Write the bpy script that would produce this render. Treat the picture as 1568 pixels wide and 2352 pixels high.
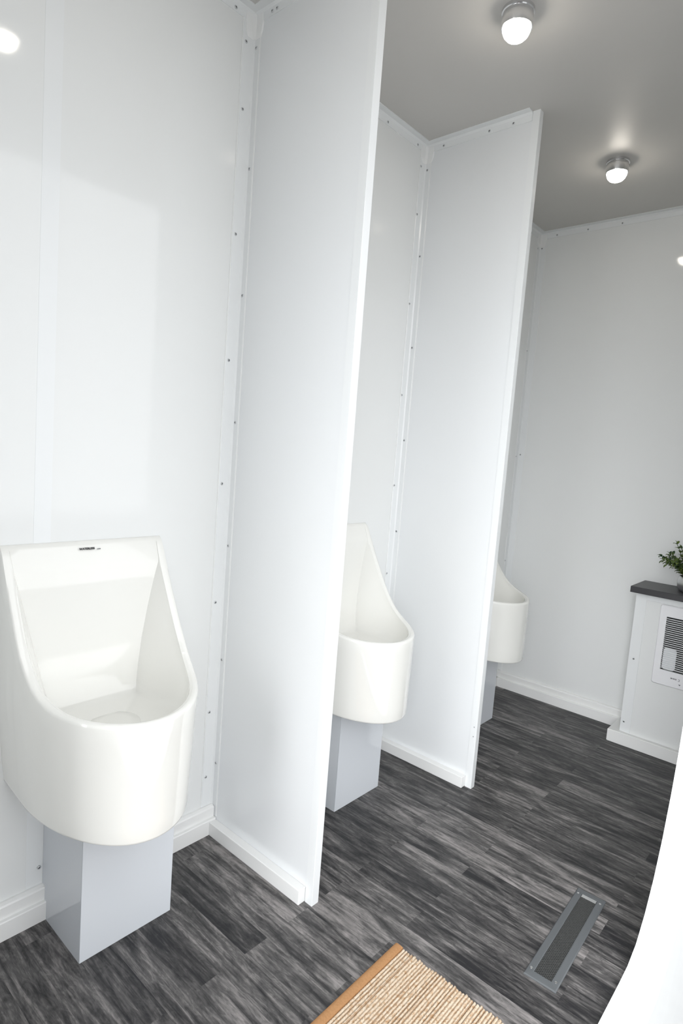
import bpy, bmesh, math, random
from mathutils import Vector, Matrix, Euler

random.seed(7)
SC = bpy.context.scene
COL = SC.collection
for o in list(bpy.data.objects):
    bpy.data.objects.remove(o, do_unlink=True)

# ------------------------------------------------------------------ camera, sky, exposure
H = 2.1                      # ceiling height
P1, P2, P3 = 0.0, 0.7446, 1.6706   # near faces of the two partitions, end wall
T = 0.0193                   # partition thickness
DEP = 0.3963                 # partition depth
XW = 0.992                   # inner face of the entrance wall
XO = 1.042                   # outer face of the entrance wall
YB = -2.20                   # wall behind the entrance

cam_d = bpy.data.cameras.new('camera')
cam = bpy.data.objects.new('camera', cam_d)
COL.objects.link(cam)
cam.location = (1.2597, -0.9884, 1.0697)
cam.rotation_euler = Euler((1.4679, -0.0752, 0.7265), 'XYZ')
cam_d.sensor_fit = 'VERTICAL'
cam_d.sensor_height = 36.0
cam_d.lens = 1382.9 / 2352 * 36.0
cam_d.clip_start = 0.01
SC.camera = cam

world = bpy.data.worlds.new('overcast_sky')
SC.world = world
world.use_nodes = True
_wt = world.node_tree
bg = _wt.nodes['Background']
SKY_STRENGTH = 2.1          # overcast sky all round
GLOW_STRENGTH = 6.8          # brighter cloud on the side behind the photographer
SKY_COLOR = (0.965, 0.982, 1.0)
_tc = _wt.nodes.new('ShaderNodeTexCoord')
_dot = _wt.nodes.new('ShaderNodeVectorMath'); _dot.operation = 'DOT_PRODUCT'
_dot.inputs[1].default_value = Vector((0.20, -0.90, 0.42)).normalized()
_mx = _wt.nodes.new('ShaderNodeMath'); _mx.operation = 'MAXIMUM'; _mx.inputs[1].default_value = 0.0
_pw = _wt.nodes.new('ShaderNodeMath'); _pw.operation = 'POWER'; _pw.inputs[1].default_value = 7.0
_ma = _wt.nodes.new('ShaderNodeMath'); _ma.operation = 'MULTIPLY_ADD'
_ma.inputs[1].default_value = GLOW_STRENGTH; _ma.inputs[2].default_value = SKY_STRENGTH
_wt.links.new(_tc.outputs['Generated'], _dot.inputs[0])
_wt.links.new(_dot.outputs['Value'], _mx.inputs[0]); _wt.links.new(_mx.outputs[0], _pw.inputs[0])
_wt.links.new(_pw.outputs[0], _ma.inputs[0]); _wt.links.new(_ma.outputs[0], bg.inputs['Strength'])
bg.inputs['Color'].default_value = (*SKY_COLOR, 1)

LAMP_STRENGTH = 32.0
SC.view_settings.view_transform = 'Standard'
SC.view_settings.look = 'None'
SC.view_settings.gamma = 1.0
SC.view_settings.use_curve_mapping = False
SC.view_settings.exposure = 0.06
SC.cycles.use_denoising = True
SC.cycles.max_bounces = 16
SC.cycles.diffuse_bounces = 12
SC.cycles.glossy_bounces = 6
SC.cycles.sample_clamp_indirect = 8.0

# ------------------------------------------------------------------ materials
def mat(name, col, rough=0.5, metal=0.0, spec=0.5, coat=0.0, emis=None, estr=0.0, trans=0.0):
    m = bpy.data.materials.new(name)
    m.use_nodes = True
    b = m.node_tree.nodes['Principled BSDF']
    b.inputs['Base Color'].default_value = (*col, 1)
    b.inputs['Roughness'].default_value = rough
    b.inputs['Metallic'].default_value = metal
    b.inputs['Specular IOR Level'].default_value = spec
    b.inputs['Coat Weight'].default_value = coat
    b.inputs['Coat Roughness'].default_value = 0.03
    if emis:
        b.inputs['Emission Color'].default_value = (*emis, 1)
        b.inputs['Emission Strength'].default_value = estr
    return m

def node(nt, typ, **kw):
    n = nt.nodes.new(typ)
    for k, v in kw.items():
        setattr(n, k, v)
    return n

def panel_mat(name, col, rough, bump=0.02, scale=6.0):
    """glossy fibreglass panel with a very slight waviness"""
    m = mat(name, col, rough)
    nt = m.node_tree
    b = nt.nodes['Principled BSDF']
    tc = node(nt, 'ShaderNodeTexCoord')
    nz = node(nt, 'ShaderNodeTexNoise')
    nz.inputs['Scale'].default_value = scale
    nz.inputs['Detail'].default_value = 1.0
    bp = node(nt, 'ShaderNodeBump')
    bp.inputs['Strength'].default_value = bump
    bp.inputs['Distance'].default_value = 0.02
    nt.links.new(tc.outputs['Object'], nz.inputs['Vector'])
    nt.links.new(nz.outputs['Fac'], bp.inputs['Height'])
    nt.links.new(bp.outputs['Normal'], b.inputs['Normal'])
    return m

M = {}
M['panel'] = panel_mat('white_fibreglass_panel', (0.775, 0.785, 0.78), 0.07)
M['partition'] = panel_mat('white_partition_panel', (0.775, 0.79, 0.80), 0.09)
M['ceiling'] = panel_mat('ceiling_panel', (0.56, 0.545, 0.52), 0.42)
M['trim'] = mat('white_vinyl_trim', (0.79, 0.805, 0.81), 0.2)
M['base'] = mat('white_base_board', (0.82, 0.82, 0.81), 0.42)
M['bead'] = mat('sealant_bead', (0.83, 0.835, 0.83), 0.2)
M['ceramic'] = mat('white_vitreous_china', (0.795, 0.79, 0.755), 0.06, spec=0.55, coat=0.3)
M['pedestal'] = panel_mat('grey_white_cover_panel', (0.63, 0.655, 0.69), 0.06)
M['rivet'] = mat('rivet_aluminium', (0.55, 0.56, 0.57), 0.35, 0.7)
M['rivet_core'] = mat('rivet_core', (0.05, 0.05, 0.055), 0.5, 0.3)
M['black'] = mat('black_print', (0.02, 0.02, 0.022), 0.5)
M['greyprint'] = mat('grey_print', (0.16, 0.165, 0.18), 0.5)
M['chrome'] = mat('chrome', (0.75, 0.75, 0.76), 0.12, 1.0)
M['pot'] = mat('silver_pot', (0.68, 0.68, 0.69), 0.28, 0.9)
M['lamp'] = mat('lamp_lens', (0.9, 0.9, 0.88), 0.3, emis=(1.0, 0.93, 0.82), estr=LAMP_STRENGTH)
M['counter'] = mat('charcoal_laminate', (0.028, 0.0275, 0.031), 0.38)
M['heater'] = mat('heater_enamel', (0.84, 0.84, 0.86), 0.3)
M['dark'] = mat('dark_interior', (0.010, 0.012, 0.013), 0.6)
M['motor'] = mat('pale_motor_plate', (0.62, 0.64, 0.66), 0.45)
M['regframe'] = mat('grey_painted_steel', (0.095, 0.102, 0.108), 0.45)
M['regmesh'] = mat('dark_grille_steel', (0.060, 0.061, 0.060), 0.42)
M['frame'] = mat('white_door_frame', (0.88, 0.89, 0.89), 0.35)
M['soil'] = mat('dark_soil', (0.02, 0.017, 0.012), 0.9)
M['stem'] = mat('plant_stem', (0.05, 0.08, 0.02), 0.6)

# leaf
m = mat('boxwood_leaf', (0.05, 0.13, 0.035), 0.45)
nt = m.node_tree
tc = node(nt, 'ShaderNodeTexCoord'); nz = node(nt, 'ShaderNodeTexNoise')
nz.inputs['Scale'].default_value = 45
rp = node(nt, 'ShaderNodeValToRGB')
rp.color_ramp.elements[0].position = 0.35; rp.color_ramp.elements[0].color = (0.018, 0.055, 0.022, 1)
rp.color_ramp.elements[1].position = 0.68; rp.color_ramp.elements[1].color = (0.14, 0.20, 0.03, 1)
nt.links.new(tc.outputs['Object'], nz.inputs['Vector'])
nt.links.new(nz.outputs['Fac'], rp.inputs['Fac'])
nt.links.new(rp.outputs['Color'], nt.nodes['Principled BSDF'].inputs['Base Color'])
M['leaf'] = m

# charcoal wood-look vinyl floor, planks run across the room (x)
def floor_mat():
    m = mat('charcoal_vinyl_plank', (0.08, 0.08, 0.08), 0.42, spec=0.35)
    nt = m.node_tree; b = nt.nodes['Principled BSDF']; L = nt.links.new
    tc = node(nt, 'ShaderNodeTexCoord')
    mp = node(nt, 'ShaderNodeMapping')
    mp.inputs['Location'].default_value = (-0.585 + 0.0, -0.1755, 0)
    L(tc.outputs['Object'], mp.inputs['Vector'])
    br = node(nt, 'ShaderNodeTexBrick')
    br.offset = 0.37; br.offset_frequency = 2; br.squash = 1.0
    br.inputs['Color1'].default_value = (0, 0, 0, 1)
    br.inputs['Color2'].default_value = (1, 1, 1, 1)
    br.inputs['Mortar'].default_value = (0.3, 0.3, 0.3, 1)
    br.inputs['Scale'].default_value = 1.0
    br.inputs['Mortar Size'].default_value = 0.0
    br.inputs['Mortar Smooth'].default_value = 0.0
    br.inputs['Bias'].default_value = 0.0
    br.inputs['Brick Width'].default_value = 0.52
    br.inputs['Row Height'].default_value = 0.0624
    L(mp.outputs['Vector'], br.inputs['Vector'])
    # per-plank offset of the grain
    sep = node(nt, 'ShaderNodeVectorMath', operation='MULTIPLY_ADD')
    cmb = node(nt, 'ShaderNodeCombineXYZ')
    mul = node(nt, 'ShaderNodeMath', operation='MULTIPLY'); mul.inputs[1].default_value = 37.0
    L(br.outputs['Color'], mul.inputs[0]); L(mul.outputs[0], cmb.inputs['X']); L(mul.outputs[0], cmb.inputs['Z'])
    sep.inputs[1].default_value = (1, 1, 1)
    L(mp.outputs['Vector'], sep.inputs[0]); L(cmb.outputs[0], sep.inputs[2])
    def grain(scale, detail, rough, dist):
        gm = node(nt, 'ShaderNodeMapping'); gm.inputs['Scale'].default_value = scale
        g = node(nt, 'ShaderNodeTexNoise'); g.inputs['Scale'].default_value = 1.0
        g.inputs['Detail'].default_value = detail; g.inputs['Roughness'].default_value = rough; g.inputs['Distortion'].default_value = dist
        L(sep.outputs[0], gm.inputs['Vector']); L(gm.outputs['Vector'], g.inputs['Vector'])
        return g
    g1 = grain((6.0, 62, 1), 6, 0.62, 0.8)      # streaks along the plank
    g2 = grain((5.0, 20, 1), 5, 0.62, 1.2)       # cloudy knots and weathering
    g3 = grain((16, 260, 1), 3, 0.6, 0.1)        # fine fibre
    def ma(a, k, c):
        n = node(nt, 'ShaderNodeMath', operation='MULTIPLY_ADD'); n.inputs[1].default_value = k
        L(a, n.inputs[0])
        if isinstance(c, (int, float)): n.inputs[2].default_value = c
        else: L(c, n.inputs[2])
        return n.outputs[0]
    g4 = grain((26, 70, 1), 5, 0.65, 2.2)        # crackled patina
    v = ma(br.outputs['Color'], 0.34, 0.36 - 0.17 - 0.70 - 0.65 - 0.20 - 0.30)
    v = ma(g4.outputs['Fac'], 0.60, v)
    v = ma(g1.outputs['Fac'], 1.40, v)
    v = ma(g2.outputs['Fac'], 1.30, v)
    v = ma(g3.outputs['Fac'], 0.40, v)
    rp = node(nt, 'ShaderNodeValToRGB')
    e = rp.color_ramp.elements
    e[0].position = 0.0; e[0].color = (0.014, 0.014, 0.016, 1)
    e[1].position = 0.80; e[1].color = (0.270, 0.252, 0.246, 1)
    x = e.new(0.20); x.color = (0.038, 0.0365, 0.037, 1)
    x = e.new(0.42); x.color = (0.090, 0.086, 0.085, 1)
    L(v, rp.inputs['Fac'])
    L(rp.outputs['Color'], b.inputs['Base Color'])
    bpn = node(nt, 'ShaderNodeBump'); bpn.inputs['Strength'].default_value = 0.12; bpn.inputs['Distance'].default_value = 0.002
    L(g1.outputs['Fac'], bpn.inputs['Height']); L(bpn.outputs['Normal'], b.inputs['Normal'])
    return m
M['floor'] = floor_mat()

def jute_mat():
    m = mat('woven_jute', (0.6, 0.45, 0.28), 0.9, spec=0.1)
    nt = m.node_tree; b = nt.nodes['Principled BSDF']; L = nt.links.new
    tc = node(nt, 'ShaderNodeTexCoord')
    mp = node(nt, 'ShaderNodeMapping'); mp.inputs['Scale'].default_value = (130, 60, 1)
    nz = node(nt, 'ShaderNodeTexNoise'); nz.inputs['Scale'].default_value = 1.6; nz.inputs['Detail'].default_value = 4
    nz.inputs['Roughness'].default_value = 0.7
    L(tc.outputs['Object'], mp.inputs['Vector']); L(mp.outputs['Vector'], nz.inputs['Vector'])
    rp = node(nt, 'ShaderNodeValToRGB'); e = rp.color_ramp.elements
    e[0].position = 0.28; e[0].color = (0.36, 0.19, 0.085, 1)
    e[1].position = 0.66; e[1].color = (0.60, 0.52, 0.42, 1)
    x = e.new(0.42); x.color = (0.47, 0.34, 0.225, 1)
    x = e.new(0.50); x.color = (0.58, 0.47, 0.355, 1)
    L(nz.outputs['Fac'], rp.inputs['Fac'])
    # shaded gaps between the rows painted as brown lines, wider in some rows
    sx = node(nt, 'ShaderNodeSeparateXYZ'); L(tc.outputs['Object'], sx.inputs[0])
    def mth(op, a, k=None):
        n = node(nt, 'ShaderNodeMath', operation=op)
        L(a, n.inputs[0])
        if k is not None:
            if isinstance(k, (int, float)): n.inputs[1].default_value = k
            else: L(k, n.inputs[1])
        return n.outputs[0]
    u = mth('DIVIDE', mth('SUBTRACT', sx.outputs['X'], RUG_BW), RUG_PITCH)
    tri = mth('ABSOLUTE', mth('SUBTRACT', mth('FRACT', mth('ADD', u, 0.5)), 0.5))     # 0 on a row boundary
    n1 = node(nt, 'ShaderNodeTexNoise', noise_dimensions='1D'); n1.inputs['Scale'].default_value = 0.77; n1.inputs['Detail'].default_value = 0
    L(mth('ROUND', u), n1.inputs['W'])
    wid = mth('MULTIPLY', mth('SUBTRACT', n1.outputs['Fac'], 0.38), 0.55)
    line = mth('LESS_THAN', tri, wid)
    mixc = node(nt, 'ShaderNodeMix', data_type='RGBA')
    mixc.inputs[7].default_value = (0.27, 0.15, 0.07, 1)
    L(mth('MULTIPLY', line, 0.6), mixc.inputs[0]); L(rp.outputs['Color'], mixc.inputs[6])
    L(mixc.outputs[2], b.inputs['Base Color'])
    return m
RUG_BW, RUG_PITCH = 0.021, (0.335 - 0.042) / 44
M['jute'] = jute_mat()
m = mat('brown_cotton_binding', (0.42, 0.20, 0.075), 0.85, spec=0.1)
nt = m.node_tree; tc = node(nt, 'ShaderNodeTexCoord'); wv = node(nt, 'ShaderNodeTexNoise'); wv.inputs['Scale'].default_value = 260
rp = node(nt, 'ShaderNodeValToRGB')
rp.color_ramp.elements[0].color = (0.33, 0.17, 0.075, 1); rp.color_ramp.elements[1].color = (0.47, 0.26, 0.125, 1)
nt.links.new(tc.outputs['Object'], wv.inputs['Vector']); nt.links.new(wv.outputs['Fac'], rp.inputs['Fac'])
nt.links.new(rp.outputs['Color'], nt.nodes['Principled BSDF'].inputs['Base Color'])
M['binding'] = m
m = mat('outside_paving', (0.32, 0.31, 0.30), 0.9)
nt = m.node_tree; tc = node(nt, 'ShaderNodeTexCoord'); wv = node(nt, 'ShaderNodeTexNoise'); wv.inputs['Scale'].default_value = 30
rp = node(nt, 'ShaderNodeValToRGB')
rp.color_ramp.elements[0].color = (0.20, 0.20, 0.20, 1); rp.color_ramp.elements[1].color = (0.30, 0.30, 0.30, 1)
nt.links.new(tc.outputs['Object'], wv.inputs['Vector']); nt.links.new(wv.outputs['Fac'], rp.inputs['Fac'])
nt.links.new(rp.outputs['Color'], nt.nodes['Principled BSDF'].inputs['Base Color'])
M['paving'] = m

# ------------------------------------------------------------------ helpers
def link(name, bm, mats, parent=None, smooth=None, loc=(0, 0, 0)):
    me = bpy.data.meshes.new(name)
    bmesh.ops.recalc_face_normals(bm, faces=bm.faces)
    bm.to_mesh(me); bm.free()
    for mm in (mats if isinstance(mats, (list, tuple)) else [mats]):
        me.materials.append(mm)
    if smooth is not None:
        for p in me.polygons:
            p.use_smooth = True
        if smooth < 180:
            me.set_sharp_from_angle(angle=math.radians(smooth))
    o = bpy.data.objects.new(name, me)
    COL.objects.link(o)
    o.location = loc
    if parent:
        o.parent = parent
    return o

def box(bm, x0, x1, y0, y1, z0, z1, bev=0.0, seg=2, mi=0):
    vs = [bm.verts.new((x, y, z)) for x in (x0, x1) for y in (y0, y1) for z in (z0, z1)]
    idx = [(0, 1, 3, 2), (4, 6, 7, 5), (0, 4, 5, 1), (2, 3, 7, 6), (0, 2, 6, 4), (1, 5, 7, 3)]
    fs = [bm.faces.new([vs[i] for i in f]) for f in idx]
    for f in fs:
        f.material_index = mi
    if bev > 0:
        es = list({e for f in fs for e in f.edges})
        r = bmesh.ops.bevel(bm, geom=es, offset=bev, segments=seg, affect='EDGES', profile=0.5)
        for f in r['faces']:
            f.material_index = mi
    return fs

def prism(bm, pts, axis, a0, a1, mi=0):
    """extrude closed 2D profile pts along an axis; 2D order: x->(y,z), y->(x,z), z->(x,y)"""
    def P(p, a):
        return {'x': (a, p[0], p[1]), 'y': (p[0], a, p[1]), 'z': (p[0], p[1], a)}[axis]
    A = [bm.verts.new(P(p, a0)) for p in pts]
    B = [bm.verts.new(P(p, a1)) for p in pts]
    n = len(pts)
    fs = [bm.faces.new([A[i], A[(i + 1) % n], B[(i + 1) % n], B[i]]) for i in range(n)]
    fs += [bm.faces.new(A[::-1]), bm.faces.new(B)]
    for f in fs:
        f.material_index = mi

def lathe(bm, prof, n=32, c=(0, 0, 0), axis=(0, 0, 1), mi=0):
    """profile [(r, h)] spun about an axis through c"""
    ax = Vector(axis).normalized()
    q = Vector((0, 0, 1)).rotation_difference(ax)
    rings = []
    for r, h in prof:
        if r <= 1e-6:
            rings.append([bm.verts.new(Vector(c) + q @ Vector((0, 0, h)))])
        else:
            rings.append([bm.verts.new(Vector(c) + q @ Vector((r * math.cos(2 * math.pi * k / n), r * math.sin(2 * math.pi * k / n), h))) for k in range(n)])
    for a, b in zip(rings, rings[1:]):
        for k in range(n):
            k2 = (k + 1) % n
            if len(a) == 1 and len(b) == 1:
                continue
            if len(a) == 1:
                f = bm.faces.new([a[0], b[k], b[k2]])
            elif len(b) == 1:
                f = bm.faces.new([a[k], b[0], a[k2]])
            else:
                f = bm.faces.new([a[k], b[k], b[k2], a[k2]])
            f.material_index = mi

def struct(o, label=None):
    o['kind'] = 'structure'
    if label:
        o['label'] = label
    return o

def tag(o, label, cat, group=None):
    o['label'] = label; o['category'] = cat
    if group:
        o['group'] = group
    return o

def empty(name, loc):
    o = bpy.data.objects.new(name, None)
    COL.objects.link(o)
    o.location = loc
    o.empty_display_size = 0.05
    return o

# rivet: domed washer with a dark sunk core, one mesh shared by every copy
rb = bmesh.new()
lathe(rb, [(0.0041, 0.0), (0.0039, 0.0009), (0.0031, 0.0016), (0.0021, 0.0018), (0.0017, 0.0011)], 16)
lathe(rb, [(0.0018, 0.0011), (0.0, 0.0009)], 16, mi=1)
rivet_proto = link('rivet', rb, [M['rivet'], M['rivet_core']], smooth=60)
rivet_used = [False]
def rivet(parent, pos, normal):
    if rivet_used[0]:
        o = rivet_proto.copy(); COL.objects.link(o)
    else:
        o = rivet_proto; rivet_used[0] = True
    o.parent = parent
    o.location = Vector(pos) - parent.location
    o.rotation_mode = 'QUATERNION'
    o.rotation_quaternion = Vector((0, 0, 1)).rotation_difference(Vector(normal))
    return o

# ------------------------------------------------------------------ room shell
bm = bmesh.new(); box(bm, -0.05, XW, YB - 0.05, P3 + 0.05, -0.06, 0.0)
struct(link('floor', bm, M['floor']), 'charcoal wood look vinyl plank floor')
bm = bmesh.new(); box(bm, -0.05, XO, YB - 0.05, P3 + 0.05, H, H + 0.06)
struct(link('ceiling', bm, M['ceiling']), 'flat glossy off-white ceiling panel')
bm = bmesh.new(); box(bm, -0.05, 0.0, YB - 0.05, P3 + 0.05, 0.0, H)
struct(link('wall_left', bm, M['panel']), 'glossy white wall the urinals hang on')
bm = bmesh.new(); box(bm, 0.0, XW, P3, P3 + 0.05, 0.0, H)
struct(link('wall_end', bm, M['panel']), 'glossy white end wall behind the heater cabinet')
def rect_ring(bm, x0, x1, z0, z1, X0, X1, Z0, Z1, y0, y1):
    for a in ((X0, x0, Z0, Z1), (x1, X1, Z0, Z1), (x0, x1, z1, Z1)) + (((x0, x1, Z0, z0),) if z0 > Z0 + 1e-4 else ()):
        box(bm, a[0], a[1], y0, y1, a[2], a[3])
N0, N1, NZ = 0.04, 0.95, 1.82  # unseen doorway opening, added to bring daylight in from behind the camera
bm = bmesh.new(); rect_ring(bm, N0, N1, 0.0, NZ, 0.0, XW, 0.0, H, YB - 0.05, YB)
struct(link('wall_near', bm, M['panel']), 'white wall on the near side of the entrance')
bm = bmesh.new(); rect_ring(bm, N0 + 0.02, N1 - 0.02, 0.0, NZ - 0.02, N0 - 0.02, N1 + 0.02, 0.0, NZ + 0.02, YB - 0.055, YB + 0.006)
struct(link('added_door', bm, M['frame']), 'white frame of an unseen doorway added to let in daylight')

bm = bmesh.new(); box(bm, 0.0, 0.34, -0.79, -0.77, 0.0, H)  # unseen wall, added and sized for the shade it gives the nearest bay
struct(link('added_bay_wall', bm, M['partition']), 'unseen white side wall added to shade the nearest urinal bay')

# entrance opening with rounded corners in the wall on the right (outline in y, z)
OZ1 = 1.98
corner = [(0.606, 0.66), (0.601, 0.54), (0.590, 0.43), (0.569, 0.325), (0.539, 0.225), (0.502, 0.143), (0.459, 0.081), (0.410, 0.037), (0.357, 0.019), (0.30, 0.016)]
y_mid = (0.607 + -1.08) / 2
def opening(off):
    """closed outline of the opening grown by off"""
    def grow(pts):
        out = []
        for i, p in enumerate(pts):
            a = Vector(pts[max(0, i - 1)]); b = Vector(pts[min(len(pts) - 1, i + 1)])
            d = (b - a).normalized(); nrm = Vector((-d.y, d.x))
            out.append((p[0] + nrm.x * off, p[1] + nrm.y * off))
        return out
    far_low = corner
    far_low = [(0.607, 0.9)] + far_low + [(0.0, 0.016)]
    far_low = grow(far_low)
    near_low = [(2 * y_mid - y, z) for y, z in far_low[::-1]]
    r = 0.16
    up = []
    for k in range(9):
        a = math.pi - k * math.pi / 2 / 8
        up.append((2 * y_mid - 0.607 - off + (r + off) * (1 + math.cos(a)), OZ1 + off - (r + off) + (r + off) * math.sin(a)))
    up2 = [(2 * y_mid - y, z) for y, z in up[::-1]]
    return far_low + near_low + up + up2

def ring_solid(bm, inner, outer, x0, x1):
    n = len(inner)
    vi0 = [bm.verts.new((x0, *p)) for p in inner]; vi1 = [bm.verts.new((x1, *p)) for p in inner]
    vo0 = [bm.verts.new((x0, *p)) for p in outer]; vo1 = [bm.verts.new((x1, *p)) for p in outer]
    for i in range(n):
        j = (i + 1) % n
        bm.faces.new([vi0[i], vi0[j], vi1[j], vi1[i]])
        bm.faces.new([vo0[i], vo1[i], vo1[j], vo0[j]])
        bm.faces.new([vi0[i], vo0[i], vo0[j], vi0[j]])
        bm.faces.new([vi1[i], vi1[j], vo1[j], vo1[i]])

def plate_with_hole(bm, hole, rect_, x0, x1):
    """a flat wall plate between x0 and x1 with one outline cut out of it"""
    y0, y1, z0, z1 = rect_
    outer = [(y0, z0), (y1, z0), (y1, z1), (y0, z1)]
    layers = []
    for x in (x0, x1):
        loops = []
        es = []
        for pts in (outer, hole):
            vs = [bm.verts.new((x, *p)) for p in pts]
            es += [bm.edges.new((vs[k], vs[(k + 1) % len(vs)])) for k in range(len(vs))]
            loops.append(vs)
        bmesh.ops.triangle_fill(bm, use_beauty=True, use_dissolve=False, edges=es, normal=(1, 0, 0))
        layers.append(loops)
    for a, b in zip(*layers):
        for k in range(len(a)):
            q = (k + 1) % len(a)
            bm.faces.new([a[k], a[q], b[q], b[k]])

bm = bmesh.new()
ri = opening(0.016)
plate_with_hole(bm, ri, (YB - 0.05, P3 + 0.05, -0.62, H + 0.06), XW, XO)
struct(link('wall_right', bm, M['panel']), 'white wall with the rounded entrance opening')
bm = bmesh.new()
ring_solid(bm, opening(0.0), opening(0.0155), XW - 0.0, XO + 0.010)
ring_solid(bm, opening(0.0155), opening(0.05), XO + 0.0002, XO + 0.0098)
struct(link('door_1', bm, M['frame'], smooth=35), 'white entrance door frame with rounded corners at the right edge')

bm = bmesh.new(); box(bm, -8, 12, -10, 10, -0.82, -0.80)
struct(link('ground', bm, M['paving']), 'grey paving outside the entrance')

# skirting: two-step board section (t = distance from wall, z)
SEC = [(0, 0), (0.0229, 0), (0.0229, 0.040), (0.0215, 0.0425), (0.0135, 0.0425), (0.0135, 0.068), (0.0115, 0.0715), (0.005, 0.0745), (0.0, 0.0745)]
bm = bmesh.new()
for a, b in ((YB, -0.7905), (-0.7695, P1 - 0.0015), (P1 + T + 0.0015, P2 - 0.0015), (P2 + T + 0.0015, P3)):
    prism(bm, SEC, 'y', a, b)
struct(link('baseboard_left', bm, M['base']), 'white two-step baseboard under the urinals')
bm = bmesh.new()
prism(bm, [(P3 - t, z) for t, z in SEC], 'x', 0.0, 0.6226)
struct(link('baseboard_end', bm, M['base']), 'white two-step baseboard along the end wall')

# corner trims
def vtrim(n, yp, label, z_wall, z_part, fl=0.036, fp=0.022, zb=0.075):
    bm = bmesh.new()
    th = 0.0022
    prof = [(0.0, yp - fl), (th * 0.6, yp - fl), (th, yp - fl + 0.001), (th, yp - 0.006), (0.006, yp - th),
            (fp - 0.001, yp - th), (fp, yp - th * 0.6), (fp, yp), (0.0, yp)]
    prism(bm, prof, 'z', zb, H)
    o = struct(link('trim_%d' % n, bm, M['trim']), label)
    bm = bmesh.new()
    # bead of sealant along both flange edges
    box(bm, 0, 0.0016, yp - fl - 0.0022, yp - fl, zb, H, 0.0005, 1)
    box(bm, fp, fp + 0.0028, yp - 0.0018, yp, zb - 0.03, H, 0.0006, 1)
    link('sealant_bead', bm, M['bead'], o)
    bm = bmesh.new()
    # thin moulded cap over the meeting point of the vertical and ceiling trims
    rows = []
    for z, a, k, cr in ((H - 0.0026, 0.030, 0.0032, 0.010), (H - 0.026, 0.033, 0.0036, 0.0105), (H - 0.045, 0.030, 0.0034, 0.0095), (H - 0.060, 0.024, 0.0023, 0.0070), (H - 0.064, 0.022, 0.0, 0.0)):
        rows.append([bm.verts.new(v) for v in ((a, yp, z), (a - 0.0012, yp - k, z), (cr, yp - k - 0.0004, z), (k + 0.0004, yp - cr, z), (k, yp - a + 0.0012, z), (0, yp - a, z))])
    for r0, r1 in zip(rows, rows[1:]):
        for q in range(5):
            bm.faces.new([r0[q], r0[q + 1], r1[q + 1], r1[q]])
    link('corner_cap', bm, M['bead'], o, smooth=40)
    for z in z_wall:
        rivet(o, (th, yp - 0.027, z), (1, 0, 0))
    for z in z_part:
        rivet(o, (0.011, yp - th, z), (0, -1, 0))
    return o
ZW = [2.025, 1.872, 1.58, 1.273, 0.96, 0.646, 0.344, 0.16]
ZP = [2.02, 1.741, 1.437, 1.119, 0.797, 0.487, 0.195]
vtrim(1, P1, 'white riveted corner trim between the left wall and the nearest partition', ZW, ZP)
vtrim(2, P2, 'white riveted corner trim between the left wall and the second partition', ZW, ZP, fl=0.030)
vtrim(3, P3, 'white riveted corner trim in the far corner of the end wall', [2.03, 1.58, 1.1, 0.61, 0.12], [2.035, 1.11, 0.16], fl=0.030, fp=0.030)
# joint strip on the left wall beside the nearest pedestal
bm = bmesh.new()
box(bm, 0, 0.0004, -0.489, -0.455, 0.075, H)
o = struct(link('trim_4', bm, M['trim']), 'flat white joint strip on the left wall behind the nearest urinal')
for z in (0.115, 1.05, 1.36, 1.67, 1.98):
    if z < 0.2:
        rivet(o, (0.0022, -0.462, z), (1, 0, 0))

# ceiling coves
def cove_y(n, y0, y1, label, riv):
    bm = bmesh.new()
    prism(bm, [(0, H - 0.026), (0.002, H - 0.026), (0.0026, H - 0.008), (0.008, H - 0.0026), (0.026, H - 0.002), (0.026, H), (0, H)], 'y', y0, y1)
    o = struct(link('trim_%d' % n, bm, M['trim']), label)
    for y in riv:
        rivet(o, (0.0024, y, H - 0.018), (1, 0, 0))
def cove_x(n, yp, x0, x1, label, riv):
    bm = bmesh.new()
    prism(bm, [(yp, H - 0.026), (yp - 0.002, H - 0.026), (yp - 0.0026, H - 0.008), (yp - 0.008, H - 0.0026), (yp - 0.026, H - 0.002), (yp - 0.026, H), (yp, H)], 'x', x0, x1)
    o = struct(link('trim_%d' % n, bm, M['trim']), label)
    for x in riv:
        rivet(o, (x, yp - 0.0024, H - 0.017), (0, -1, 0))
cove_y(5, -0.77, P1, 'white ceiling trim above the nearest urinal', (-0.062, -0.35, -0.65))
cove_y(6, P1 + T, P2, 'white ceiling trim above the middle urinal', (0.10, 0.32, 0.528, 0.69))
cove_y(7, P2 + T, P3, 'white ceiling trim above the far urinal', (0.9, 1.2, 1.5))
cove_x(8, P1, 0.0, DEP - 0.023, 'white ceiling trim along the top of the nearest partition', (0.063, 0.08, 0.3))
cove_x(9, P2, 0.0, DEP - 0.023, 'white ceiling trim along the top of the second partition', (0.069, 0.234, 0.314))
cove_x(10, P3, 0.0, XW, 'white ceiling trim along the end wall', (0.075, 0.21, 0.35, 0.65, 0.9))

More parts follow.
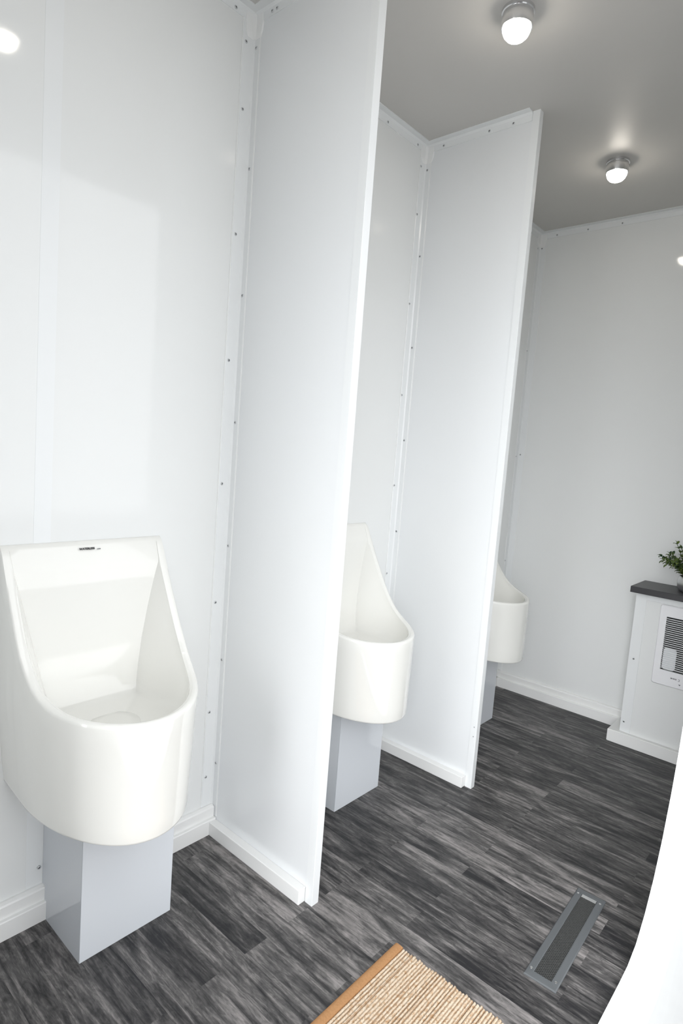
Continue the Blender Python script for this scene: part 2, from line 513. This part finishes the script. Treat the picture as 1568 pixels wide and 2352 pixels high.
# ------------------------------------------------------------------ partitions
def partition(yp, label, gap_rivets):
    root = empty('urinal_partition', (0, yp, 0))
    tag(root, label, 'partition', 'urinal partitions')
    bm = bmesh.new(); box(bm, 0.0, DEP - 0.0015, 0, T, 0.0, H)
    link('panel', bm, M['partition'], root)
    bm = bmesh.new()
    # U-shaped vinyl cap on the free edge
    prism(bm, [(DEP - 0.0225, -0.0016), (DEP - 0.0006, -0.0016), (DEP, -0.001), (DEP, T + 0.001), (DEP - 0.0006, T + 0.0016), (DEP - 0.0225, T + 0.0016),
               (DEP - 0.0225, T), (DEP - 0.0015, T), (DEP - 0.0015, 0.0), (DEP - 0.0225, 0.0)], 'z', 0.0, H)
    cap = link('edge_cap', bm, M['trim'], root)
    for z in gap_rivets:
        rivet(cap, (DEP - 0.010, -0.0016, z), (0, -1, 0)).scale = (0.55, 0.55, 0.55)
    for s in (0, 1):
        bm = bmesh.new()
        y0, y1 = (-0.0229, -0.0) if s == 0 else (T, T + 0.0229)
        box(bm, 0.0229, DEP - 0.0236, y0, y1, 0.0, 0.037, 0.0018, 2)
        link('base_strip', bm, M['base'], root)
    return root
partition(P1, 'nearest white floor to ceiling partition beside the nearest urinal', [])
partition(P2, 'second white floor to ceiling partition between the middle and far urinals', [0.208, 0.176])

# ------------------------------------------------------------------ urinals
UW, UWB, UD, UA, UZT = 0.1765, 0.160, 0.324, 0.235, 0.835
RIMH = [(0.0, .835), (.014, .822), (.030, .790), (.07, .712), (.11, .641), (.155, .588), (.20, .563), (.245, .5525), (.29, .547), (.326, .544)]
def under_z(x):
    return 0.308 + 0.104 * (UD - x)          # the underside rises a little towards the wall
def width_at(z):
    return UWB + (UW - UWB) * max(0.0, min(1.0, (z - 0.33) / 0.21))
def rim_h(x):
    # monotone smooth interpolation
    if x <= 0: return RIMH[0][1]
    for i in range(len(RIMH) - 1):
        (x0, z0), (x1, z1) = RIMH[i], RIMH[i + 1]
        if x <= x1:
            def sl(j):
                if j <= 0: return -0.5
                if j >= len(RIMH) - 1: return 0.0
                return (RIMH[j + 1][1] - RIMH[j - 1][1]) / (RIMH[j + 1][0] - RIMH[j - 1][0])
            h = x1 - x0; t = (x - x0) / h
            m0, m1 = sl(i) * h, sl(i + 1) * h
            return (2*t**3 - 3*t**2 + 1) * z0 + (t**3 - 2*t**2 + t) * m0 + (-2*t**3 + 3*t**2) * z1 + (t**3 - t**2) * m1
    return RIMH[-1][1]

def u_outline(inset, xb, ns=26, na=36, nb=16, w0=None):
    """closed U: side, elliptical front, side, back line at x = xb; local y"""
    w = (UW if w0 is None else w0) - inset
    xc = UD - UA
    pts = []
    for k in range(ns):
        pts.append((xb + (xc - xb) * k / ns, -w))
    for k in range(na + 1):
        a = -math.pi / 2 + math.pi * k / na
        pts.append((xc + (UA - inset) * math.cos(a), w * math.sin(a)))
    for k in range(1, ns + 1):
        pts.append((xc + (xb - xc) * k / ns, w))
    for k in range(1, nb):
        pts.append((xb, w - 2 * w * k / nb))
    return pts

def make_urinal():
    ns, na, nb = 26, 36, 16
    base = u_outline(0, 0.0)
    n = len(base)
    n_back0 = 2 * ns + na + 1         # first back-line index
    bm = bmesh.new()
    def ring(f):
        return [bm.verts.new(f(i)) for i in range(n)]
    def O(ins, xb):
        return u_outline(ins, xb)
    rings = []
    # underside, bottom radius, outer wall
    for ins, dz in ((0.006, 0.0), (0.0025, 0.0008), (0.0007, 0.0025), (0.0, 0.006)):
        o = u_outline(ins, 0.0, w0=UWB)
        rings.append(ring(lambda i: (o[i][0], o[i][1], under_z(o[i][0]) + dz)))
    bott = rings[0]
    NW = 8
    for k in range(1, NW + 1):
        def wallpt(i):
            x = base[i][0]
            z = under_z(x) + 0.006 + (rim_h(x) - 0.008 - under_z(x) - 0.006) * k / NW
            return (x, base[i][1] * width_at(z) / UW, z)
        rings.append(ring(wallpt))
    # rim: rounded over
    for ins, dz, bx in ((0.0008, -0.0035, 0.0003), (0.0035, -0.0008, 0.0015), (0.008, 0.0, 0.004), (0.0125, -0.001, 0.0075), (0.0158, -0.004, 0.0105)):
        o = [(bx, p[1]) if k >= n_back0 else p for k, p in enumerate(O(ins, bx))]
        rings.append(ring(lambda i: (o[i][0], o[i][1], rim_h(o[i][0]) + dz * (0.3 + 0.7 * min(1.0, o[i][0] / 0.06)))))
    # inner edge: back line steps out to the lower lip of the sloping top band
    XB = 0.030
    def inner(ins, xb, depth):
        o = O(ins, xb)
        zz = []
        for i in range(n):
            x, y = o[i]
            zt = min(rim_h(x), 0.790)
            zz.append((x, y, zt - depth))
        return zz
    o = inner(0.0175, XB - 0.002, 0.004)
    rings.append(ring(lambda i: o[i]))
    o1 = inner(0.0190, XB, 0.012)
    rings.append(ring(lambda i: o1[i]))
    # inside walls down to the basin floor; the back of the bowl narrows as it goes down
    def pinch(x, t):
        return 1.0 - 0.42 * t ** 0.9 * max(0.0, 1.0 - x / 0.27) ** 1.2 - 0.03 * t
    zf = 0.468
    for t, ins, xb in ((0.15, 0.0195, 0.031), (0.35, 0.021, 0.034), (0.6, 0.024, 0.040), (0.8, 0.028, 0.049), (0.92, 0.034, 0.058), (0.98, 0.042, 0.068), (1.0, 0.055, 0.082)):
        oo = O(ins, xb)
        rings.append(ring(lambda i: (oo[i][0], oo[i][1] * pinch(oo[i][0], t), o1[i][2] + (zf + 0.02 - o1[i][2]) * t)))
    for t in (0.35, 0.7):
        oo = O(0.055, 0.082)
        cx = 0.148
        rings.append(ring(lambda i: (oo[i][0] + (cx - oo[i][0]) * t, oo[i][1] * pinch(oo[i][0], 1.0) * (1 - t), zf + 0.02 * (1 - t) ** 1.5)))
    for a, b in zip(rings, rings[1:]):
        for i in range(n):
            j = (i + 1) % n
            bm.faces.new([a[i], a[j], b[j], b[i]])
    bm.faces.new(bott[::-1])
    c = bm.verts.new((0.148, 0, zf))
    last = rings[-1]
    for i in range(n):
        bm.faces.new([last[i], last[(i + 1) % n], c])
    root = link('urinal', bm, M['ceramic'], smooth=50)
    # drain cartridge cover with a fine ring gap
    bm = bmesh.new()
    lathe(bm, [(0.050, 0.0), (0.050, 0.004), (0.048, 0.0055), (0.03, 0.0065), (0.0, 0.007)], 40, (0.148, 0, zf + 0.0035))
    link('drain_cover', bm, M['ceramic'], root, smooth=50)
    bm = bmesh.new()
    lathe(bm, [(0.0535, 0.0), (0.0535, 0.0022), (0.0502, 0.0022)], 40, (0.148, 0, zf + 0.0035))
    d = link('drain_ring', bm, M['greyprint'], root, smooth=50)
    d['label'] = 'thin grey gap ring round the drain cover'
    return root

def text_mesh(name, body, size, material, parent, origin, u, v, offset=0.0, xs=1.0, extrude=0.0006):
    cu = bpy.data.curves.new(name, 'FONT')
    cu.body = body; cu.size = size; cu.align_x = 'CENTER'; cu.align_y = 'CENTER'
    cu.offset = offset; cu.extrude = extrude
    tmp = bpy.data.objects.new(name + '_tmp', cu)
    COL.objects.link(tmp)
    dg = bpy.context.evaluated_depsgraph_get()
    me = bpy.data.meshes.new_from_object(tmp.evaluated_get(dg))
    bpy.data.objects.remove(tmp, do_unlink=True)
    me.name = name
    me.materials.clear(); me.materials.append(material)
    u = Vector(u).normalized(); v = Vector(v).normalized(); w = u.cross(v)
    mx = Matrix(((u.x * xs, v.x, w.x, origin[0]), (u.y * xs, v.y, w.y, origin[1]), (u.z * xs, v.z, w.z, origin[2]), (0, 0, 0, 1)))
    me.transform(mx)
    o = bpy.data.objects.new(name, me); COL.objects.link(o)
    if parent: o.parent = parent
    return o

ur = make_urinal()
ur.location = (0, -0.377, 0)
tag(ur, 'nearest white china urinal with its maker name printed on the top band', 'urinal', 'waterless urinals')
def copy_tree(o):
    r = o.copy(); COL.objects.link(r)
    for ch in list(o.children):
        c = ch.copy(); COL.objects.link(c); c.parent = r
        c.matrix_parent_inverse = ch.matrix_parent_inverse
        for g in ch.children:
            d = g.copy(); COL.objects.link(d); d.parent = c
    return r
for yc, lab in ((0.400, 'middle white china urinal half hidden behind the nearest partition'),
                (1.190, 'farthest white china urinal mostly hidden behind the second partition')):
    c = copy_tree(ur); c.location = (0, yc, 0); c['label'] = lab
# name on the sloping band of the nearest urinal (band runs from (0.012,.832) to (.036,.79))
bu, bv = (0, 1, 0), (-0.03, 0, 0.042)
bv = Vector((-0.0215, 0, 0.042))
nrm = Vector(bu).cross(bv.normalized())
cpt = Vector((0.0165, 0.0, rim_h(0.0165))) + nrm * 0.0012
t = text_mesh('maker_name', 'WATERLESS', 0.0064, M['black'], ur, tuple(cpt + Vector((0, -0.008, 0))), bu, bv, offset=0.00016, xs=0.98)
t['label'] = 'black printed maker name'
t = text_mesh('maker_suffix', '.com', 0.0048, M['greyprint'], ur, tuple(cpt + Vector((0, 0.0175, -0.0015))), bu, bv, xs=0.95)
t['label'] = 'small grey printed suffix'

# pedestal covers under the urinals: folded panel box
def make_cover(w):
    root = empty('pipe_cover', (0, 0, 0))
    d = 0.1824; th = 0.003
    bm = bmesh.new(); box(bm, d - th, d, -w / 2, w / 2, 0.0, under_z(d) - 0.0002, 0.0008, 2)
    link('front_panel', bm, M['pedestal'], root)
    for s in (-1, 1):
        bm = bmesh.new()
        y0, y1 = (-w / 2, -w / 2 + th) if s < 0 else (w / 2 - th, w / 2)
        # scribed round the baseboard at the back
        prism(bm, [(d - th, 0.0), (d - th, under_z(d) - 0.0002), (0.0, under_z(0) - 0.0002), (0.0, 0.0747), (0.0137, 0.0747), (0.0137, 0.0427), (0.0231, 0.0427), (0.0231, 0.0)], 'y', y0, y1)
        link('side_panel', bm, M['pedestal'], root)
    return root
pc = make_cover(0.2095)
pc.location = (0, -0.349, 0)
tag(pc, 'pale grey square pipe cover standing under the nearest urinal', 'pipe cover', 'pipe covers under the urinals')
for yc, lab in ((0.4177, 'pale grey square pipe cover standing under the middle urinal'), (1.195, 'pale grey square pipe cover standing under the farthest urinal')):
    c = copy_tree(pc); c.location = (0, yc, 0); c['label'] = lab

# ------------------------------------------------------------------ ceiling lights
def make_light():
    root = empty('ceiling_light', (0, 0, 0))
    bm = bmesh.new()
    lathe(bm, [(0.0, 0.0), (0.037, 0.0), (0.037, 0.007), (0.0345, 0.0085), (0.0345, 0.014), (0.036, 0.0155), (0.036, 0.036), (0.0350, 0.039), (0.0328, 0.039), (0.0325, 0.030), (0.0, 0.030)], 40, axis=(0, 0, -1))
    link('housing', bm, M['chrome'], root, smooth=40)
    bm = bmesh.new()
    lathe(bm, [(0.0324, 0.0385), (0.0315, 0.0445), (0.0280, 0.0530), (0.0215, 0.0600), (0.0120, 0.0645), (0.0, 0.0660)], 40, axis=(0, 0, -1))
    link('lens', bm, M['lamp'], root, smooth=60)
    return root
cl = make_light()
cl.location = (0.515, 0.345, H)
tag(cl, 'larger round chrome ceiling light above the second partition, top of the photo', 'ceiling light', 'round ceiling lights')
for loc, lab in (((0.482, 1.172, H), 'smaller round chrome ceiling light at the far end near the end wall'),
                 ((0.56, -0.37, H), 'round chrome ceiling light seen only as a reflection on the left wall')):
    c = copy_tree(cl); c.location = loc; c['label'] = lab

# ------------------------------------------------------------------ heater cabinet at the end wall
YC = 1.508
XC = 0.6235
cab = empty('heater_cabinet', (XC, P3, 0))
tag(cab, 'low white cabinet against the end wall under the charcoal countertop', 'cabinet')
def rel(o, root):
    o.location = Vector(o.location) - root.location
    return o
bm = bmesh.new()
box(bm, XC + 0.0015, XW, YC, P3, 0.0, 0.6095)
rel(link('body', bm, M['panel'], cab), cab)
bm = bmesh.new()
prism(bm, [(XC, YC - 0.0022), (XC + 0.038, YC - 0.0022), (XC + 0.038, YC), (XC + 0.0015, YC), (XC + 0.0015, YC + 0.03), (XC, YC + 0.03)], 'z', 0.05, 0.6095)
ct = rel(link('corner_trim', bm, M['trim'], cab), cab)
bm = bmesh.new(); box(bm, XC + 0.038, XW, YC - 0.0022, YC, 0.586, 0.6095, 0.0006, 1)
rel(link('top_trim', bm, M['trim'], cab), cab)
bm = bmesh.new()
prism(bm, [(0.584, 1.6478), (0.584, 1.4877), (XW, 1.4877), (XW, YC - 0.0022), (XC, YC - 0.0022), (XC, 1.6478)], 'z', 0.0, 0.048)
bmesh.ops.bevel(bm, geom=list(bm.edges), offset=0.002, segments=2, affect='EDGES')
rel(link('base_strip', bm, M['base'], cab), cab)
rp_ = rivet_proto
for x, z in ((0.642, 0.348), (0.636, 0.09)):
    o = rivet_proto.copy(); COL.objects.link(o); o.parent = ct
    o.rotation_mode = 'QUATERNION'; o.rotation_quaternion = Vector((0, 0, 1)).rotation_difference(Vector((0, -1, 0)))
    o.location = (x, YC - 0.0022, z)

bm = bmesh.new()
box(bm, 0.606, XW, 1.478, P3, 0.6105, 0.634, 0.0012, 2)
tag(link('countertop', bm, M['counter']), 'charcoal wood-grain countertop on the white heater cabinet', 'countertop')

# wall heater let into the cabinet front
HX0, HX1, HZ0, HZ1 = 0.713, 0.889, 0.279, 0.584
heater = empty('wall_heater', ((HX0 + HX1) / 2, YC, HZ0))
tag(heater, 'white fan heater with dark louvred grille let into the cabinet front', 'heater')
GX0, GX1, GZ0, GZ1 = 0.7385, 0.864, 0.338, 0.541
bm = bmesh.new()
def rr(x0, x1, z0, z1, r, n=5):
    pts = []
    for cx, cz, a0 in ((x1 - r, z0 + r, -90), (x1 - r, z1 - r, 0), (x0 + r, z1 - r, 90), (x0 + r, z0 + r, 180)):
        for k in range(n + 1):
            a = math.radians(a0 + 90 * k / n)
            pts.append((cx + r * math.cos(a), cz + r * math.sin(a)))
    return pts
o1 = rr(HX0, HX1, HZ0, HZ1, 0.008); o2 = rr(HX0 + 0.003, HX1 - 0.003, HZ0 + 0.003, HZ1 - 0.003, 0.007); i1 = rr(GX0, GX1, GZ0, GZ1, 0.001)
def lay(pts, y): return [bm.verts.new((p[0], y, p[1])) for p in pts]
R = [lay(o1, YC), lay(o1, YC - 0.006), lay(o2, YC - 0.009), lay(i1, YC - 0.009), lay(i1, YC - 0.0005)]
for a, b in zip(R, R[1:]):
    for k in range(len(a)):
        bm.faces.new([a[k], a[(k + 1) % len(a)], b[(k + 1) % len(a)], b[k]])
rel(link('cover_plate', bm, M['heater'], heater), heater)
bm = bmesh.new(); box(bm, GX0, GX1, YC - 0.0015, YC - 0.0005, GZ0, GZ1)
rel(link('recess_back', bm, M['dark'], heater), heater)
bm = bmesh.new()
NS = 26
pitch = (GZ1 - GZ0) / NS
for k in range(1, NS):
    z = GZ0 + pitch * k
    prism(bm, [(YC - 0.0088, z - 0.0011), (YC - 0.0088, z + 0.0007), (YC - 0.0050, z + 0.0013), (YC - 0.0050, z - 0.0005)], 'x', GX0, GX1)
rel(link('louvre_grille', bm, M['heater'], heater), heater)
bm = bmesh.new(); prism(bm, [(p[0], p[1]) for p in rr(0.7425, 0.7865, 0.3405, 0.423, 0.010)], 'y', YC - 0.0055, YC - 0.0016)
mp_ = rel(link('motor_plate', bm, M['motor'], heater), heater)
mp_['label'] = 'pale plate seen behind the lower louvres'
bm = bmesh.new()
for k, w in enumerate((0.0036, 0.0022, 0.0030, 0.0026, 0.0028)):
    x = 0.778 + k * 0.0042
    box(bm, x, x + w, YC - 0.0094, YC - 0.0089, 0.3115, 0.3165)
box(bm, 0.803, 0.808, YC - 0.0094, YC - 0.0089, 0.3155, 0.3168); box(bm, 0.8068, 0.8082, YC - 0.0094, YC - 0.0089, 0.309, 0.3160); box(bm, 0.803, 0.808, YC - 0.0094, YC - 0.0089, 0.3085, 0.3098)
rel(link('printed_mark', bm, M['greyprint'], heater), heater)
bm = bmesh.new()
prism(bm, [(0.806, 0.2985), (0.814, 0.2985), (0.810, 0.293)], 'y', YC - 0.0094, YC - 0.0089)
rel(link('arrow_mark', bm, M['greyprint'], heater), heater)

# potted plant
plant = empty('potted_plant', (0.786, 1.585, 0.634))
tag(plant, 'small bushy green plant in a silver pot on the charcoal countertop', 'plant')
bm = bmesh.new()
lathe(bm, [(0.0, 0.0), (0.030, 0.0), (0.038, 0.003), (0.044, 0.014), (0.0465, 0.03), (0.045, 0.046), (0.041, 0.056), (0.039, 0.058), (0.037, 0.056), (0.040, 0.045), (0.041, 0.03), (0.0, 0.028)], 40)
link('pot', bm, M['pot'], plant, smooth=60)
bm = bmesh.new(); lathe(bm, [(0.0395, 0.045), (0.03, 0.049), (0.012, 0.051), (0.0, 0.051)], 24)
link('soil', bm, M['soil'], plant, smooth=60)
def add_leaf(bm, pos, d, up, ln, wd):
    d = d.normalized(); s = d.cross(up)
    if s.length < 1e-3: s = Vector((1, 0, 0))
    s.normalize(); u = s.cross(d)
    rows = []
    for t, w, lift in ((0, .12, 0), (.25, .8, .06), (.55, 1, .10), (.82, .62, .07), (1, .05, 0)):
        c = pos + d * ln * t + u * ln * lift
        rows.append([bm.verts.new(c - s * wd * w * .5 + u * wd * .12 * w), bm.verts.new(c), bm.verts.new(c + s * wd * w * .5 + u * wd * .12 * w)])
    th = -u * 0.0006
    under = [[bm.verts.new(v.co + th) for v in r] for r in rows]
    for R_, flip in ((rows, 0), (under, 1)):
        for a, b in zip(R_, R_[1:]):
            for k in range(2):
                f = [a[k], a[k + 1], b[k + 1], b[k]]
                fc = bm.faces.new(f[::-1] if flip else f); fc.material_index = 1
    for a, b, c, d2 in zip(rows, rows[1:], under, under[1:]):
        for k in (0, 2):
            fc = bm.faces.new([a[k], b[k], d2[k], c[k]]); fc.material_index = 1
rnd = random.Random(5)
stems = []
for i in range(34):
    az = 2 * math.pi * i * 0.381966 + rnd.uniform(-.2, .2)
    lean = [0.15, 0.4, 0.62, 0.85, 1.02][i % 5] + rnd.uniform(-.06, .06)
    stems.append((az, lean, rnd.uniform(0.085, 0.125)))
stems.append((math.radians(188), 0.95, 0.122))      # the long sprig that reaches left
stems.append((math.radians(190), 0.36, 0.138))
stems.append((math.radians(175), 0.78, 0.105))
stems.append((math.radians(205), 1.0, 0.090))
for az, lean, ln in stems:
    bm = bmesh.new()
    p = Vector((math.cos(az) * 0.016, math.sin(az) * 0.016, 0.045))
    d = Vector((math.cos(az) * math.sin(lean * .5), math.sin(az) * math.sin(lean * .5), math.cos(lean * .5)))
    nseg = 8
    pts = [p.copy()]
    for k in range(nseg):
        f = (k + 1) / nseg
        a = lean * (0.5 + 0.8 * f)
        d = Vector((math.cos(az) * math.sin(a), math.sin(az) * math.sin(a), math.cos(a)))
        pts.append(pts[-1] + d * ln / nseg)
    prev = None
    for k, q in enumerate(pts):
        ring_ = [bm.verts.new(q + Vector((math.cos(t_), math.sin(t_), 0)) * 0.0011) for t_ in (0, 1.57, 3.14, 4.71)]
        if prev:
            for j in range(4):
                bm.faces.new([prev[j], prev[(j + 1) % 4], ring_[(j + 1) % 4], ring_[j]])
        prev = ring_
    for k in range(2, nseg + 1):
        dd = (pts[k] - pts[k - 1]).normalized()
        side = dd.cross(Vector((rnd.uniform(-1, 1), rnd.uniform(-1, 1), rnd.uniform(-.3, 1)))).normalized()
        for s in (-1, 1):
            add_leaf(bm, pts[k], dd * 0.55 + side * s, Vector((0, 0, 1)) + side * 0.2, rnd.uniform(0.014, 0.020), rnd.uniform(0.010, 0.0135))
    add_leaf(bm, pts[-1], d, Vector((0, 0, 1)), 0.016, 0.010)
    link('leafy_stem', bm, [M['stem'], M['leaf']], plant, smooth=180)

# ------------------------------------------------------------------ floor register
reg = empty('floor_register', (0.861, 0.369, 0.0))
reg.rotation_euler = (0, 0, math.radians(2.2))
tag(reg, 'grey metal floor register set in the dark plank floor', 'floor vent')
bm = bmesh.new()
ow, ol, iw, il = 0.0345, 0.175, 0.0185, 0.157
def rect(w, l): return [(-w, -l), (w, -l), (w, l), (-w, l)]
R = []
for (w, l), z in (((ow, ol), 0.0), ((ow, ol), 0.0015), ((ow - 0.002, ol - 0.002), 0.0035), ((iw + 0.002, il + 0.002), 0.0045), ((iw, il), 0.004), ((iw, il), -0.0)):
    R.append([bm.verts.new((x, y, z)) for x, y in rect(w, l)])
for a, b in zip(R, R[1:]):
    for k in range(4):
        bm.faces.new([a[k], a[(k + 1) % 4], b[(k + 1) % 4], b[k]])
link('frame', bm, M['regframe'], reg)
bm = bmesh.new(); box(bm, -iw, iw, -il, il, 0.0002, 0.0008)
link('damper_plate', bm, M['dark'], reg)
bm = bmesh.new()
# crossed diagonal bars of the grille
for s in (-1, 1):
    k = -il - iw
    while k < il + iw:
        # line from (-iw, k - s*iw) to (iw, k + s*iw), clipped to the opening
        y0, y1 = k - s * iw, k + s * iw
        xa, ya, xb_, yb_ = -iw, y0, iw, y1
        def clip(x, y):
            yc_ = max(-il, min(il, y))
            return (x + (yc_ - y) * s, yc_)
        a_ = clip(xa, ya); b_ = clip(xb_, yb_)
        if b_[0] - a_[0] > 0.003 and abs(a_[0]) <= iw + 1e-6 and abs(b_[0]) <= iw + 1e-6:
            hw = 0.0009
            z1 = 0.0032 if s > 0 else 0.0030
            q = [(a_[0], a_[1] - hw), (b_[0], b_[1] - hw), (b_[0], b_[1] + hw), (a_[0], a_[1] + hw)]
            prism(bm, q, 'z', 0.0018, z1)
        k += 0.0058
link('grille', bm, M['regmesh'], reg)
bm = bmesh.new(); box(bm, -iw + 0.001, iw - 0.001, il - 0.013, il - 0.001, 0.0032, 0.0046, 0.0005, 1)
o = link('damper_lever', bm, M['chrome'], reg)
o['label'] = 'bright bare metal lever plate at the far end'
for sx in (-1, 1):
    for sy in (-1, 1):
        bm = bmesh.new()
        lathe(bm, [(0.0032, 0.0), (0.003, 0.0008), (0.0, 0.0015)], 14, (sx * 0.0265, sy * 0.152, 0.0041))
        link('screw', bm, M['chrome'], reg, smooth=60)

# ------------------------------------------------------------------ jute rug
RX0, RX1, RY0, RY1 = 0.600, 0.935, -0.74, 0.052
rug = empty('rug', (RX0, RY1, 0))
tag(rug, 'woven natural jute rug with brown bound edge on the floor', 'rug')
bm = bmesh.new()
BW = 0.021
rows = 44; rp_w = (RX1 - BW * 2 - RX0) / rows
st_l = 0.0064; sts = int((RY1 - RY0) / st_l)
rr_ = random.Random(3)
nx_, ny_ = 5, 4
# each row is a braid: overlapping slanted stitches with rounded tops
ylist = [RY1 - st_l * j / ny_ for j in range(sts * ny_ + 1)]
for r in range(rows):
    x0 = RX0 + BW + rp_w * r
    gapd = 0.0 if rr_.random() > 0.3 else -0.0030
    ph = rr_.random()
    jit = rr_.uniform(-0.003, 0.003)
    amp = [rr_.uniform(0.75, 1.15) for _ in range(sts + 3)]
    grid = []
    for j, y in enumerate(ylist):
        line = []
        for i in range(nx_ + 1):
            fx = i / nx_
            s = (RY1 - y) / st_l + ph + (fx - 0.5) * (0.9 if r % 2 else -0.9)
            k = int(math.floor(s)) % len(amp); f = s - math.floor(s)
            hgt = 0.0042 + 0.0036 * math.sin(math.pi * fx) ** 0.6 * (0.55 + 0.45 * amp[k] * math.sin(math.pi * f) ** 0.7) + (gapd if i in (0, nx_) else 0)
            line.append(bm.verts.new((x0 + rp_w * fx, y + (jit if j == 0 else 0), hgt)))
        grid.append(line)
    for a, b in zip(grid, grid[1:]):
        for i in range(nx_):
            bm.faces.new([a[i], a[i + 1], b[i + 1], b[i]])
    # ends closed to the floor
    for line in (grid[0], grid[-1]):
        low = [bm.verts.new((v.co.x, v.co.y, 0.0)) for v in line]
        for i in range(nx_):
            bm.faces.new([line[i], line[i + 1], low[i + 1], low[i]])
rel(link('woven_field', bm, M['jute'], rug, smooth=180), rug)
for x0 in (RX0, RX1 - BW):
    bm = bmesh.new()
    prof = [(x0, 0.0), (x0 - 0.0005, 0.004), (x0 + 0.002, 0.0075), (x0 + 0.007, 0.0088), (x0 + BW - 0.007, 0.0088), (x0 + BW - 0.001, 0.0078), (x0 + BW, 0.004), (x0 + BW, 0.0)]
    prism(bm, prof, 'y', RY0, RY1 + 0.001)
    rel(link('binding', bm, M['binding'], rug, smooth=50), rug)
